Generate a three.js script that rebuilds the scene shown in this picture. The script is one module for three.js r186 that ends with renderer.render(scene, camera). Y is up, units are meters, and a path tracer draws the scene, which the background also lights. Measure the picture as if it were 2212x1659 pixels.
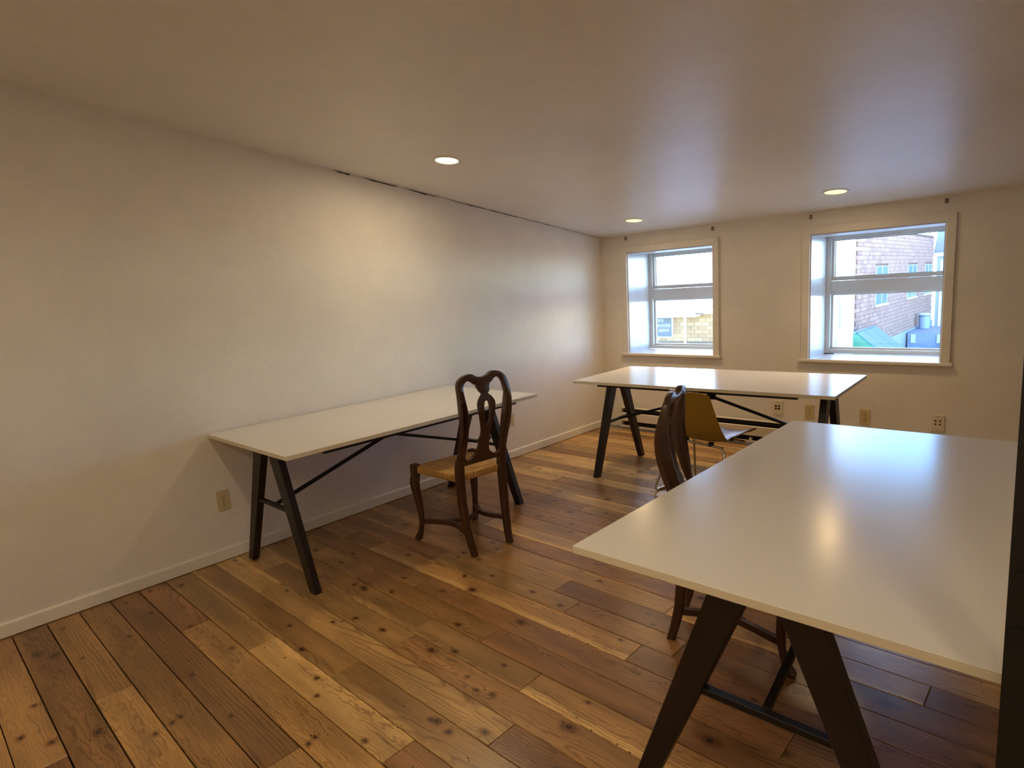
import * as THREE from 'three';
import { Sky } from 'three/addons/objects/Sky.js';
import { RoundedBoxGeometry } from 'three/addons/geometries/RoundedBoxGeometry.js';
import { mergeGeometries, toCreasedNormals, mergeVertices } from 'three/addons/utils/BufferGeometryUtils.js';
import { RectAreaLightUniformsLib } from 'three/addons/lights/RectAreaLightUniformsLib.js';

RectAreaLightUniformsLib.init();
const scene = new THREE.Scene();

// ---------------------------------------------------------------- camera
const camera = new THREE.PerspectiveCamera(64.588, 2212 / 1659, 0.05, 400);
camera.position.set(3.48895, 1.41998, 5.14355);
camera.rotation.set(-0.15136, 0.75108, -0.05892, 'YXZ');

// ---------------------------------------------------------------- sky, sun, exposure
const SUN_DIR = new THREE.Vector3(-0.62, 0.80, 0.62).normalize();
const sky = new Sky();
sky.name = 'sky';
sky.scale.setScalar(1000);
sky.material.uniforms.turbidity.value = 1.0;
sky.material.uniforms.rayleigh.value = 0.9;
sky.material.uniforms.mieCoefficient.value = 0.001;
sky.material.uniforms.mieDirectionalG.value = 0.8;
sky.material.uniforms.sunPosition.value.copy(SUN_DIR);
scene.add(sky);
scene.environmentIntensity = 4.8;

const sun = new THREE.DirectionalLight(new THREE.Color(1.0, 0.93, 0.82), 2.6);
sun.position.copy(SUN_DIR).multiplyScalar(60);
sun.position.z -= 25; sun.target.position.set(0, 0, -25);
sun.castShadow = true;
sun.shadow.mapSize.set(2048, 2048);
Object.assign(sun.shadow.camera, { left: -40, right: 40, top: 40, bottom: -40, near: 1, far: 160 });
scene.add(sun, sun.target);

const LAMP_COLOR = new THREE.Color(1.0, 0.79, 0.49), LAMP_WARM = new THREE.Color(1.0, 0.68, 0.30);   // fresh and yellowed lamps
const LAMP_RADIANCE = 190;
const EXPOSURE = 1.0;

// ---------------------------------------------------------------- helpers
function rng(seed) { let s = seed >>> 0; return () => { s = (s + 0x6D2B79F5) | 0; let t = Math.imul(s ^ (s >>> 15), 1 | s); t = (t + Math.imul(t ^ (t >>> 7), 61 | t)) ^ t; return ((t ^ (t >>> 14)) >>> 0) / 4294967296; }; }
function hash2(x, y, s) { let h = Math.imul(x, 374761393) ^ Math.imul(y, 668265263) ^ Math.imul(s, 1274126177); h = Math.imul(h ^ (h >>> 13), 1274126177); return ((h ^ (h >>> 16)) >>> 0) / 4294967296; }
function vnoise(x, y, s) {
  const xi = Math.floor(x), yi = Math.floor(y); let u = x - xi, v = y - yi; u = u * u * (3 - 2 * u); v = v * v * (3 - 2 * v);
  const a = hash2(xi, yi, s), b = hash2(xi + 1, yi, s), c = hash2(xi, yi + 1, s), d = hash2(xi + 1, yi + 1, s);
  return a + (b - a) * u + (c - a) * v + (a - b - c + d) * u * v;
}
const fbm = (x, y, s, o = 3) => { let a = 0.5, r = 0, n = 0; for (let i = 0; i < o; i++) { r += a * vnoise(x, y, s + i); n += a; x *= 2.03; y *= 2.03; a *= 0.5; } return r / n; };
const sstep = (a, b, x) => { const t = Math.min(1, Math.max(0, (x - a) / (b - a))); return t * t * (3 - 2 * t); };
const lerp = (a, b, t) => a + (b - a) * t;
const used = {};
function numbered(n) { if (!(n in used)) { used[n] = 0; return n; } used[n]++; return n + '_' + String(used[n]).padStart(3, '0'); }
function shade(o) { o.castShadow = true; o.receiveShadow = true; return o; }
function mesh(name, geo, mat, parent) { const m = shade(new THREE.Mesh(geo, mat)); m.name = name; if (parent) parent.add(m); return m; }
function thing(name, label, category, pos = [0, 0, 0], turn = 0, group) {
  const g = new THREE.Group(); g.name = numbered(name); g.position.set(...pos); g.rotation.y = turn;
  g.userData = { label, category }; if (group) g.userData.group = group; scene.add(g); return g;
}
function struct(name, label, category) { const g = new THREE.Group(); g.name = name; g.userData = { kind: 'structure', label, category }; scene.add(g); return g; }
function dup(src, label, pos, turn) { const r = src.clone(); r.name = numbered(src.name.replace(/_\d{3}$/, '')); r.userData = { ...src.userData, label }; r.position.set(...pos); r.rotation.set(0, turn, 0); scene.add(r); return r; }
const std = (p) => new THREE.MeshStandardMaterial(p);
const phys = (p) => new THREE.MeshPhysicalMaterial(p);
const srgb = (r, g, b) => new THREE.Color().setRGB(r / 255, g / 255, b / 255, THREE.SRGBColorSpace);
function box(w, h, d, x = 0, y = 0, z = 0) { const g = new THREE.BoxGeometry(w, h, d); g.translate(x, y, z); return g; }
function rbox(w, h, d, r, x = 0, y = 0, z = 0, seg = 2) { const g = new RoundedBoxGeometry(w, h, d, seg, r); g.translate(x, y, z); return g; }
function cyl(r, h, x = 0, y = 0, z = 0, seg = 20, r2) { const g = new THREE.CylinderGeometry(r2 ?? r, r, h, seg); g.translate(x, y, z); return g; }
// bar of square section between two points
function bar(a, b, w, h = w, r = 0.002) {
  const A = new THREE.Vector3(...a), B = new THREE.Vector3(...b), L = A.distanceTo(B);
  const g = r ? new RoundedBoxGeometry(w, h, L, 1, r) : new THREE.BoxGeometry(w, h, L);
  const o = new THREE.Object3D(); o.position.copy(A).add(B).multiplyScalar(0.5); o.lookAt(B); o.updateMatrix(); g.applyMatrix4(o.matrix); return g;
}
// surface through stacked rings (arrays of [x,y,z] of equal length), capped at both ends
function loft(rings, crease = 0.6) {
  const n = rings[0].length, pos = [], uv = [], idx = [];
  let along = 0;
  rings.forEach((ring, k) => {
    if (k) along += Math.hypot(ring[0][0] - rings[k - 1][0][0], ring[0][1] - rings[k - 1][0][1], ring[0][2] - rings[k - 1][0][2]);
    let round = 0;
    ring.forEach((p, i) => { pos.push(...p); if (i) round += Math.hypot(p[0] - ring[i - 1][0], p[1] - ring[i - 1][1], p[2] - ring[i - 1][2]); uv.push(along, round); });
  });
  for (let k = 0; k < rings.length - 1; k++) for (let i = 0; i < n; i++) { const a = k * n + i, b = k * n + (i + 1) % n, c = a + n, d = b + n; idx.push(a, c, b, b, c, d); }
  for (const [k, flip] of [[0, true], [rings.length - 1, false]]) {
    const c = pos.length / 3; const m = [0, 0, 0]; rings[k].forEach((p) => { m[0] += p[0] / n; m[1] += p[1] / n; m[2] += p[2] / n; }); pos.push(...m); uv.push(0, 0);
    for (let i = 0; i < n; i++) { const a = k * n + i, b = k * n + (i + 1) % n; if (flip) idx.push(c, a, b); else idx.push(c, b, a); }
  }
  const g = new THREE.BufferGeometry(); g.setAttribute('position', new THREE.Float32BufferAttribute(pos, 3)); g.setAttribute('uv', new THREE.Float32BufferAttribute(uv, 2)); g.setIndex(idx);
  g.computeVertexNormals();
  return toCreasedNormals(g, crease);
}
// horizontal ring of a superellipse, running so that a loft going up faces outward
function ringY(x, y, z, rx, rz, e = 2, n = 20) { const r = []; for (let i = 0; i < n; i++) { const a = -i / n * Math.PI * 2 + Math.PI / n, c = Math.cos(a), s = Math.sin(a); r.push([x + rx * Math.sign(c) * Math.abs(c) ** (2 / e), y, z + rz * Math.sign(s) * Math.abs(s) ** (2 / e)]); } return r; }
function rectRing(cx, y, cz, w, d, c) { const x = w / 2, z = d / 2; return [[x, z - c], [x - c, z], [-x + c, z], [-x, z - c], [-x, -z + c], [-x + c, -z], [x - c, -z], [x, -z + c]].reverse().map(([a, b]) => [cx + a, y, cz + b]); }
function tube(pts, r, seg = 40, sides = 10, tension = 0.5) { return new THREE.TubeGeometry(new THREE.CatmullRomCurve3(pts.map((p) => new THREE.Vector3(...p)), false, 'catmullrom', tension), seg, r, sides, false); }
// bend path with rounded corners
function bent(pts, r, rc, sides = 10) {
  const V = pts.map((p) => new THREE.Vector3(...p)), path = new THREE.CurvePath(); let last = V[0].clone();
  for (let i = 1; i < V.length - 1; i++) {
    const a = V[i - 1].clone().sub(V[i]).normalize().multiplyScalar(rc).add(V[i]), b = V[i + 1].clone().sub(V[i]).normalize().multiplyScalar(rc).add(V[i]);
    path.add(new THREE.LineCurve3(last, a)); path.add(new THREE.QuadraticBezierCurve3(a, V[i], b)); last = b;
  }
  path.add(new THREE.LineCurve3(last, V[V.length - 1]));
  return new THREE.TubeGeometry(path, 64, r, sides, false);
}
function canvasTex(w, h, px, color = true) {   // px(x, y) -> [r, g, b] 0..255
  const d = new Uint8Array(w * h * 4);
  for (let y = 0; y < h; y++) for (let x = 0; x < w; x++) { const c = px(x, y), k = (y * w + x) * 4; d[k] = c[0]; d[k + 1] = c[1]; d[k + 2] = c[2]; d[k + 3] = 255; }
  const t = new THREE.DataTexture(d, w, h, THREE.RGBAFormat); t.magFilter = THREE.LinearFilter; t.minFilter = THREE.LinearMipmapLinearFilter; t.generateMipmaps = true;
  t.wrapS = t.wrapT = THREE.RepeatWrapping; if (color) t.colorSpace = THREE.SRGBColorSpace; t.needsUpdate = true; return t;
}
const clamp255 = (v) => Math.max(0, Math.min(255, v));

// ---------------------------------------------------------------- room dimensions
const H0 = 1.8852, HS = 0.1214;                 // ceiling height at the back wall, and its rise towards the camera
const ceilY = (z) => H0 + HS * z;
const ROOM_X = 5.4, ROOM_Z = 7.0, WALL_D = 0.46;

// ---------------------------------------------------------------- paint materials
const tile = (n) => (x, p) => ((x % p) + p) % p;
const N = 512;
const wrapNoise = (x, y, f, s) => {               // seamless on N
  const u = x / N * f, v = y / N * f, i = (a) => ((a % f) + f) % f;
  const xi = Math.floor(u), yi = Math.floor(v); let a = u - xi, b = v - yi; a = a * a * (3 - 2 * a); b = b * b * (3 - 2 * b);
  const A = hash2(i(xi), i(yi), s), B = hash2(i(xi + 1), i(yi), s), C = hash2(i(xi), i(yi + 1), s), D = hash2(i(xi + 1), i(yi + 1), s);
  return A + (B - A) * a + (C - A) * b + (A - B - C + D) * a * b;
};
const paintBump = canvasTex(N, N, (x, y) => { const v = 255 * (0.55 * wrapNoise(x, y, 6, 3) + 0.25 * wrapNoise(x, y, 24, 4) + 0.2 * wrapNoise(x, y, 150, 5)); return [v, v, v]; }, false);
const paintMottle = canvasTex(N, N, (x, y) => { const n = wrapNoise(x, y, 5, 11) * 0.5 + wrapNoise(x, y, 21, 12) * 0.3 + wrapNoise(x, y, 90, 13) * 0.2; const v = 238 + 17 * n; return [v, v - 1, v - 3 * n]; });
function paint(color, rough, bump, rep = 0.7) {
  const b = paintBump.clone(), m = paintMottle.clone(); b.repeat.set(rep, rep); m.repeat.set(rep * 0.61, rep * 0.61); b.needsUpdate = m.needsUpdate = true;
  return std({ color, roughness: rough, bumpMap: b, bumpScale: bump, map: m });
}
const M = {};
M.wall = paint(srgb(240, 236, 228), 0.55, 0.0016);
M.ceiling = paint(srgb(240, 237, 230), 0.37, 0.0022, 0.4);
M.trim = paint(srgb(238, 234, 226), 0.4, 0.0006, 1.5);
M.reveal = paint(srgb(220, 220, 218), 0.3, 0.0005, 1.5);
M.vinyl = std({ color: srgb(214, 212, 208), roughness: 0.45 });
M.gasket = std({ color: srgb(60, 60, 62), roughness: 0.7 });
M.glass = phys({ color: 0xffffff, roughness: 0, transmission: 1, thickness: 0, ior: 1.45 });
M.framing = std({ color: srgb(70, 55, 42), roughness: 0.9 });
M.dark = std({ color: srgb(28, 24, 22), roughness: 0.8 });
M.steel = std({ color: srgb(22, 22, 24), roughness: 0.42, metalness: 0.3 });
M.blackPaint = std({ color: srgb(3, 3, 4), roughness: 0.5 });
M.chrome = std({ color: srgb(205, 203, 200), roughness: 0.14, metalness: 1 });

// ---------------------------------------------------------------- floor
const PLANK = 0.1293;
const KNOT_TONE = [[168, 130, 82], [178, 142, 92], [156, 118, 74], [186, 151, 98], [150, 110, 70], [172, 133, 82]];
function woodTexture(seed, sapSide) {
  const R = rng(seed), W = 2048, HH = 128, LEN = 2.4, WID = PLANK;
  const knots = []; const nk = 4 + Math.floor(R() * 4);
  for (let i = 0; i < nk; i++) knots.push([R() * LEN, (0.14 + 0.72 * R()) * WID, 0.0075 + 0.008 * R() * R() + (R() < 0.25 ? 0.005 : 0), R()]);
  for (let i = 0; i < 9; i++) knots.push([R() * LEN, R() * WID, 0.002 + 0.0022 * R(), R()]);
  const heart = KNOT_TONE[seed % KNOT_TONE.length], vc = (-0.3 + 1.6 * R()) * WID, uc = R() * LEN, spacing = 0.008 + 0.006 * R(), slope = 0.03 + 0.05 * R(), sapAt = 0.10 + 0.2 * R(), figured = R() < 0.5 ? 1 : 0.35;
  return canvasTex(W, HH, (x, y) => {
    const u = x / W * LEN, v = y / HH * WID;
    let w = (fbm(u * 2.2, v * 16, seed, 3) - 0.5) * 0.034 + figured * (fbm(u * 14, v * 55, seed + 7, 3) - 0.5) * 0.020;
    let core = 0, ring = 0, halo = 0;
    for (const [ku, kv, kr, kk] of knots) {
      const du = (u - ku) / 1.35, dv = v - kv; if (Math.abs(du) > kr * 4 || Math.abs(dv) > kr * 4) continue;
      const d = Math.hypot(du, dv) / kr * (0.72 + 0.56 * fbm(u / kr * 0.9, v / kr * 0.9, seed + 3, 2));
      w += 1.2 * kr * Math.exp(-d * d * 0.3);
      if (kr > 0.005) {
        core = Math.max(core, (1 - sstep(0.3, 0.62, d)) * (0.65 + 0.3 * kk)); ring = Math.max(ring, (1 - sstep(0.8, 1.08, d)) * (0.62 + 0.3 * Math.sin(d * 16)), Math.exp(-((d - 0.98) ** 2) / 0.012) * 0.9); halo = Math.max(halo, 1 - sstep(0.9, 2.3, d));
      } else core = Math.max(core, 0.8 * (1 - sstep(0.5, 1.1, d)));
    }
    const r = Math.hypot(v - vc, (u - uc) * slope) + w, q = r / spacing, late = sstep(0.2, 1, Math.sin(q * Math.PI * 2));
    const fibre = fbm(u * 26, v * 900, seed + 21, 2) - 0.5, blotch = fbm(u * 3.2, v * 15, seed + 31, 3) - 0.5, band = sstep(0.35, 0.7, fbm(u * 1.6, v * 24, seed + 61, 3));
    const sap = sapSide ? 0.75 * sstep(-0.07, 0.07, (sapSide > 0 ? v / WID : 1 - v / WID) - (1 - sapAt) + 0.7 * (fbm(u * 1.6, v * 4, seed + 41, 3) - 0.5)) : 0;
    let c = [lerp(heart[0], 206, sap), lerp(heart[1], 170, sap), lerp(heart[2], 112, sap)];
    const m = 1.08 + 0.20 * fibre + 0.42 * blotch - 0.17 * late * (0.3 + band) - 0.16 * halo;
    c = [c[0] * m, c[1] * (m - 0.03 * late - 0.05 * halo), c[2] * (m - 0.05 * late - 0.10 * halo)];
    c = [lerp(c[0], 98, 0.8 * ring), lerp(c[1], 62, 0.8 * ring), lerp(c[2], 36, 0.8 * ring)];
    return [clamp255(lerp(c[0], 40, core)), clamp255(lerp(c[1], 26, core)), clamp255(lerp(c[2], 18, core))];
  });
}
const woodMats = [];
for (let i = 0; i < 12; i++) {
  const t = woodTexture(100 + i * 7, [0, 1, 0, 0, 0, -1, 0, 0][i % 8]);
  for (const tint of [1.0, 0.68]) woodMats.push(std({ map: t, color: new THREE.Color(tint, tint * (tint < 1 ? 0.95 : 1), tint * (tint < 1 ? 0.92 : 1)), roughness: 0.28, bumpMap: t, bumpScale: 0.0004 }));
}
function plankGeo(L, W, u0, flip) {
  const c = 0.0016, t = 0.02, x = L / 2, z = W / 2, P = [], UV = [], I = [];
  const U = (px, pz) => [(u0 + (flip ? -px : px)) / 2.4, pz / W + 0.5];
  const quad = (pts) => { const b = P.length / 3; for (const p of pts) { P.push(...p); UV.push(...U(p[0], p[2])); } I.push(b, b + 1, b + 2, b, b + 2, b + 3); };
  const T = [[-x + c, 0, z - c], [x - c, 0, z - c], [x - c, 0, -z + c], [-x + c, 0, -z + c]], E = [[-x, -c, z], [x, -c, z], [x, -c, -z], [-x, -c, -z]], B = E.map(([a, , b]) => [a, -t, b]);
  quad(T); for (let i = 0; i < 4; i++) { const j = (i + 1) % 4; quad([E[i], E[j], T[j], T[i]]); quad([B[i], B[j], E[j], E[i]]); }
  const g = new THREE.BufferGeometry(); g.setAttribute('position', new THREE.Float32BufferAttribute(P, 3)); g.setAttribute('uv', new THREE.Float32BufferAttribute(UV, 2)); g.setIndex(I); g.computeVertexNormals(); return g;
}
{
  const floor = struct('floor', 'knotty pine plank floor running across the room', 'floor');
  mesh('subfloor', box(ROOM_X + 0.4, 0.2, ROOM_Z + WALL_D + 0.2, ROOM_X / 2, -0.122, (ROOM_Z - WALL_D) / 2), M.framing, floor);
  // joints read from the photograph: row number (0 = boards starting at z 4.854) -> x of the board ends; [x, tone] pairs would follow
  const joints = { [-1]: [0.317, 1.141, 2.6], 0: [1.9, 3.4], 1: [0.894, 2.5], 2: [2.25, 3.9], 3: [1.722, 3.1], 4: [0.624, 2.75], 5: [1.027, 1.993, 3.3], 6: [2.45, 4.0], 7: [0.552, 2.2], 8: [0.327, 1.503, 2.85], 9: [2.1, 3.4], 10: [0.825, 1.765, 3.3], 11: [1.152, 2.922], 12: [0.306, 0.568, 2.3], 13: [0.989, 1.9, 2.43, 3.6] };
  // lighter (1) or darker (0) boards where the photograph tells them apart
  const tones = { [-1]: [1, 1, 0, 1], 0: [0, 0, 1], 1: [1, 1, 0], 2: [0, 1, 0], 3: [0, 1, 1], 4: [1, 1, 0], 5: [0, 1, 1, 0], 6: [0, 0, 1], 7: [1, 1, 0], 8: [1, 0, 1, 0], 9: [0, 1, 0], 10: [0, 0, 1, 0], 11: [0, 1, 0], 12: [1, 0, 1, 0], 13: [1, 0, 1, 0, 1] };
  const R = rng(4242), skew = 0.012, zTop = 4.854;
  const first = -17, last = 37;
  for (let k = first; k <= last; k++) {
    const zc = zTop - (k + 0.5) * PLANK;             // centre line at x = 0
    if (zc < 0.045 || zc > ROOM_Z) continue;
    let js = joints[k];
    if (!js) { js = []; let x = 0.2 + 1.3 * R(); while (x < ROOM_X - 0.3) { js.push(x); x += 0.7 + 1.5 * R(); } }
    const xs = [-0.008, ...js, ROOM_X + 0.008];
    for (let i = 0; i < xs.length - 1; i++) {
      const a = xs[i] + 0.0008, b = xs[i + 1] - 0.0008, L = b - a, xc = (a + b) / 2;
      const tone = tones[k] ? (tones[k][i] ?? 1) : (R() < 0.6 ? 1 : 0);
      const tex = Math.floor(R() * 12), gap = (k < 7 ? 0.0030 : 0.0018) + (R() < 0.35 ? 0.0022 : 0);
      const m = mesh('plank', plankGeo(L, PLANK - gap, R() * 2.4, R() < 0.5), woodMats[tex * 2 + (tone ? 0 : 1)], floor);
      m.name = numbered('plank');
      m.position.set(xc, -0.0006 * R(), zc + skew * xc); m.rotation.y = -skew;
    }
  }
}

// ---------------------------------------------------------------- walls and ceiling
const WIN = [{ x0: 0.291, x1: 1.155, y0: 0.742, y1: 1.717 }, { x0: 1.943, x1: 2.815, y0: 0.735, y1: 1.717 }];
{
  // left wall: plasterboard skin whose top edge leaves cracks under the ceiling, framing behind it
  const g = struct('wall_left', 'long white left wall with a ragged crack under the ceiling', 'wall');
  const s = new THREE.Shape(); s.moveTo(-0.0, -0.02); s.lineTo(ROOM_Z, -0.02); s.lineTo(ROOM_Z, ceilY(ROOM_Z) + 0.03);
  const R = rng(77);
  const cracks = [[2.93, 2.81, 0.011], [2.72, 2.44, 0.010], [2.37, 2.085, 0.011], [1.99, 1.60, 0.008], [1.59, 1.21, 0.008], [1.19, 0.715, 0.006], [0.69, 0.03, 0.005]];
  for (const [a, b, h] of cracks) {
    s.lineTo(a + 0.004, ceilY(a) + 0.02);
    const n = 7; for (let i = 0; i <= n; i++) { const z = lerp(a, b, i / n), taper = Math.min(1, 3.2 * Math.sin(Math.PI * (i + 0.35) / (n + 0.7))); s.lineTo(z, ceilY(z) - h * taper * (0.65 + 0.5 * R())); }
    s.lineTo(b - 0.004, ceilY(b) + 0.02);
  }
  s.lineTo(0, ceilY(0) + 0.03); s.closePath();
  const skin = new THREE.ExtrudeGeometry(s, { depth: 0.014, bevelEnabled: false });
  skin.rotateY(-Math.PI / 2);                        // shape x -> world z, depth -> -x
  mesh('plasterboard', skin, M.wall, g);
  const f = new THREE.Shape(); f.moveTo(-WALL_D, -0.25); f.lineTo(ROOM_Z + 0.15, -0.25); f.lineTo(ROOM_Z + 0.15, ceilY(ROOM_Z) + 0.1); f.lineTo(-WALL_D, ceilY(-WALL_D) + 0.1); f.closePath();
  const fr = new THREE.ExtrudeGeometry(f, { depth: 0.16, bevelEnabled: false }); fr.rotateY(-Math.PI / 2); fr.translate(-0.014, 0, 0);
  mesh('framing', fr, M.framing, g);
}
{
  const g = struct('wall_back', 'window wall in the same off-white paint under the low end of the ceiling', 'wall');
  const s = new THREE.Shape(); s.moveTo(-0.02, -0.25); s.lineTo(ROOM_X + 0.1, -0.25); s.lineTo(ROOM_X + 0.1, H0 + 0.03); s.lineTo(-0.02, H0 + 0.03); s.closePath();
  for (const w of WIN) { const h = new THREE.Path(); h.moveTo(w.x0, w.y0); h.lineTo(w.x0, w.y1); h.lineTo(w.x1, w.y1); h.lineTo(w.x1, w.y0); h.closePath(); s.holes.push(h); }
  const e = new THREE.ExtrudeGeometry(s, { depth: WALL_D, bevelEnabled: false }); e.translate(0, 0, -WALL_D);
  mesh('plaster', e, M.wall, g);
}
for (const [name, geo] of [['wall_right', box(0.15, 3.2, ROOM_Z + 0.6, ROOM_X + 0.075, 1.3, ROOM_Z / 2 - 0.15)], ['wall_front', box(ROOM_X + 0.4, 3.2, 0.15, ROOM_X / 2, 1.3, ROOM_Z + 0.075)]]) {
  const m = mesh(name, geo, M.wall, scene); m.userData = { kind: 'structure', label: name === 'wall_right' ? 'plain right wall beyond the picture edge' : 'plain wall behind the viewpoint', category: 'wall' };
}
{
  const s = new THREE.Shape(); const z0 = -WALL_D - 0.62, z1 = ROOM_Z + 0.2; s.moveTo(z0, ceilY(z0)); s.lineTo(z1, ceilY(z1)); s.lineTo(z1, ceilY(z1) + 0.2); s.lineTo(z0, ceilY(z0) + 0.2); s.closePath();
  const e = new THREE.ExtrudeGeometry(s, { depth: ROOM_X + 0.5, bevelEnabled: false }); e.rotateY(-Math.PI / 2); e.translate(ROOM_X + 0.3, 0, 0);
  const m = mesh('ceiling', e, M.ceiling, scene); m.userData = { kind: 'structure', label: 'sloping white satin ceiling falling towards the windows', category: 'ceiling' };
}
{
  // left baseboard: low painted board with an eased top
  const s = new THREE.Shape(); s.moveTo(0, 0.005); s.lineTo(0.013, 0.005); s.lineTo(0.013, 0.058); s.quadraticCurveTo(0.013, 0.070, 0.003, 0.071); s.lineTo(0, 0.071); s.closePath();
  const e = new THREE.ExtrudeGeometry(s, { depth: ROOM_Z - 0.02, bevelEnabled: false, curveSegments: 6 });
  const m = mesh('baseboard_left', e, M.trim, scene); m.userData = { kind: 'structure', label: 'low painted baseboard along the left wall', category: 'baseboard' };
  const b = mesh('baseboard_back', box(ROOM_X - 0.02, 0.066, 0.012, ROOM_X / 2, 0.038, 0.006), M.trim, scene); b.userData = { kind: 'structure', label: 'low painted baseboard under the windows', category: 'baseboard' };
}

// ---------------------------------------------------------------- windows
WIN.forEach((w, i) => {
  const g = struct('window_' + (i + 1), i ? 'right window with a brick wall and green dumpster outside' : 'left window with a pale block building outside', 'window');
  const { x0, x1, y0, y1 } = w, cw = 0.054, t = 0.017, W = x1 - x0, H = y1 - y0, zf = -0.385;
  // casing boards, mitred at the top
  const board = (pts) => { const s = new THREE.Shape(pts.map((p) => new THREE.Vector2(...p))); return new THREE.ExtrudeGeometry(s, { depth: t, bevelEnabled: true, bevelThickness: 0.002, bevelSize: 0.0016, bevelOffset: -0.0016, bevelSegments: 1 }); };
  const sy = y0 + 0.014;
  mesh('casing', board([[x0 - cw, sy], [x0, sy], [x0, y1], [x0 - cw, y1 + cw]]), M.trim, g);
  mesh('casing', board([[x1, sy], [x1 + cw, sy], [x1 + cw, y1 + cw], [x1, y1]]), M.trim, g);
  mesh('casing', board([[x0 - cw, y1 + cw], [x0, y1], [x1, y1], [x1 + cw, y1 + cw]]), M.trim, g);
  // stool with nosing, and the deep linings
  mesh('sill', rbox(W + 2 * cw + 0.03, 0.026, 0.032, 0.006, (x0 + x1) / 2, y0 + 0.001, 0.016), M.trim, g);
  mesh('sill_board', box(W, 0.014, -zf - 0.001, (x0 + x1) / 2, y0 + 0.007, zf / 2), M.reveal, g);
  mesh('lining', box(0.010, H - 0.014, -zf - 0.001, x0 + 0.005, (y0 + y1) / 2 + 0.007, zf / 2), M.reveal, g);
  mesh('lining', box(0.010, H - 0.014, -zf - 0.001, x1 - 0.005, (y0 + y1) / 2 + 0.007, zf / 2), M.reveal, g);
  mesh('lining', box(W - 0.02, 0.010, -zf - 0.001, (x0 + x1) / 2, y1 - 0.005, zf / 2), M.reveal, g);
  // window unit
  const fx0 = x0 + 0.002, fx1 = x1 - 0.002, fy0 = y0 + 0.016, fy1 = y1 - 0.004, midT = y0 + 0.665, midB = y0 + 0.511, fz = zf - 0.03;
  const stile = (n, xa, xb, ya, yb, d, zc, mat = M.vinyl) => mesh(n, rbox(xb - xa, yb - ya, d, 0.003, (xa + xb) / 2, (ya + yb) / 2, zc, 1), mat, g);
  const fw = 0.045;
  stile('frame_stile', fx0, fx0 + fw, fy0, fy1, 0.06, fz); stile('frame_stile', fx1 - fw, fx1, fy0, fy1, 0.06, fz);
  stile('frame_head', fx0 + fw, fx1 - fw, fy1 - 0.018, fy1, 0.06, fz); stile('frame_sill', fx0 + fw, fx1 - fw, fy0, fy0 + 0.034, 0.06, fz);
  stile('meeting_rail', fx0 + fw, fx1 - fw, midB, midT - 0.052, 0.056, fz - 0.002);
  // upper sash: four members, its rails stepping back to the glass
  const ux0 = fx0 + fw - 0.004, ux1 = fx1 - fw + 0.004, uy0 = midT - 0.050, uy1 = fy1 - 0.016;
  const sash = new THREE.Group(); sash.name = 'upper_sash'; g.add(sash);
  const member = (n, xa, xb, ya, yb, d, zc, p, mat = M.vinyl) => mesh(n, rbox(xb - xa, yb - ya, d, 0.0025, (xa + xb) / 2, (ya + yb) / 2, zc, 1), mat, p);
  member('stile', ux0, ux0 + 0.024, uy0, uy1, 0.03, fz - 0.006, sash); member('stile', ux1 - 0.024, ux1, uy0, uy1, 0.03, fz - 0.006, sash);
  member('rail', ux0 + 0.024, ux1 - 0.024, uy1 - 0.022, uy1, 0.03, fz - 0.006, sash); member('rail', ux0 + 0.024, ux1 - 0.024, uy0, uy0 + 0.030, 0.03, fz - 0.006, sash);
  for (const [xa, xb, ya, yb] of [[ux0 + 0.024, ux1 - 0.024, uy1 - 0.0265, uy1 - 0.022], [ux0 + 0.024, ux1 - 0.024, uy0 + 0.030, uy0 + 0.033], [ux0 + 0.024, ux0 + 0.0275, uy0 + 0.033, uy1 - 0.0265], [ux1 - 0.0275, ux1 - 0.024, uy0 + 0.033, uy1 - 0.0265]]) mesh('gasket', box(xb - xa, yb - ya, 0.008, (xa + xb) / 2, (ya + yb) / 2, fz - 0.014), M.gasket, sash);
  mesh('pane', box(ux1 - ux0 - 0.046, uy1 - uy0 - 0.05, 0.004, (ux0 + ux1) / 2, (uy0 + uy1) / 2 + 0.004, fz - 0.016), M.glass, sash);
  // lower fixed light with a stepped glazing bead
  const ly0 = fy0 + 0.034, ly1 = midB, lx0 = fx0 + fw, lx1 = fx1 - fw, bd = 0.016;
  stile('glazing_bead', lx0, lx0 + bd, ly0, ly1, 0.022, fz - 0.012); stile('glazing_bead', lx1 - bd, lx1, ly0, ly1, 0.022, fz - 0.012);
  stile('glazing_bead', lx0 + bd, lx1 - bd, ly1 - bd, ly1, 0.022, fz - 0.012); stile('glazing_bead', lx0 + bd, lx1 - bd, ly0, ly0 + bd, 0.022, fz - 0.012);
  mesh('pane', box(lx1 - lx0 - 2 * bd + 0.004, ly1 - ly0 - 2 * bd + 0.004, 0.004, (lx0 + lx1) / 2, (ly0 + ly1) / 2, fz - 0.016), M.glass, g);
  if (i) { const lt = mesh('sill_catch', rbox(0.075, 0.006, 0.022, 0.002, 0, 0, 0, 1), M.gasket, g); lt.position.set(x0 + 0.06, y0 + 0.02, zf + 0.055); lt.rotation.y = 0.35; }
});

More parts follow.
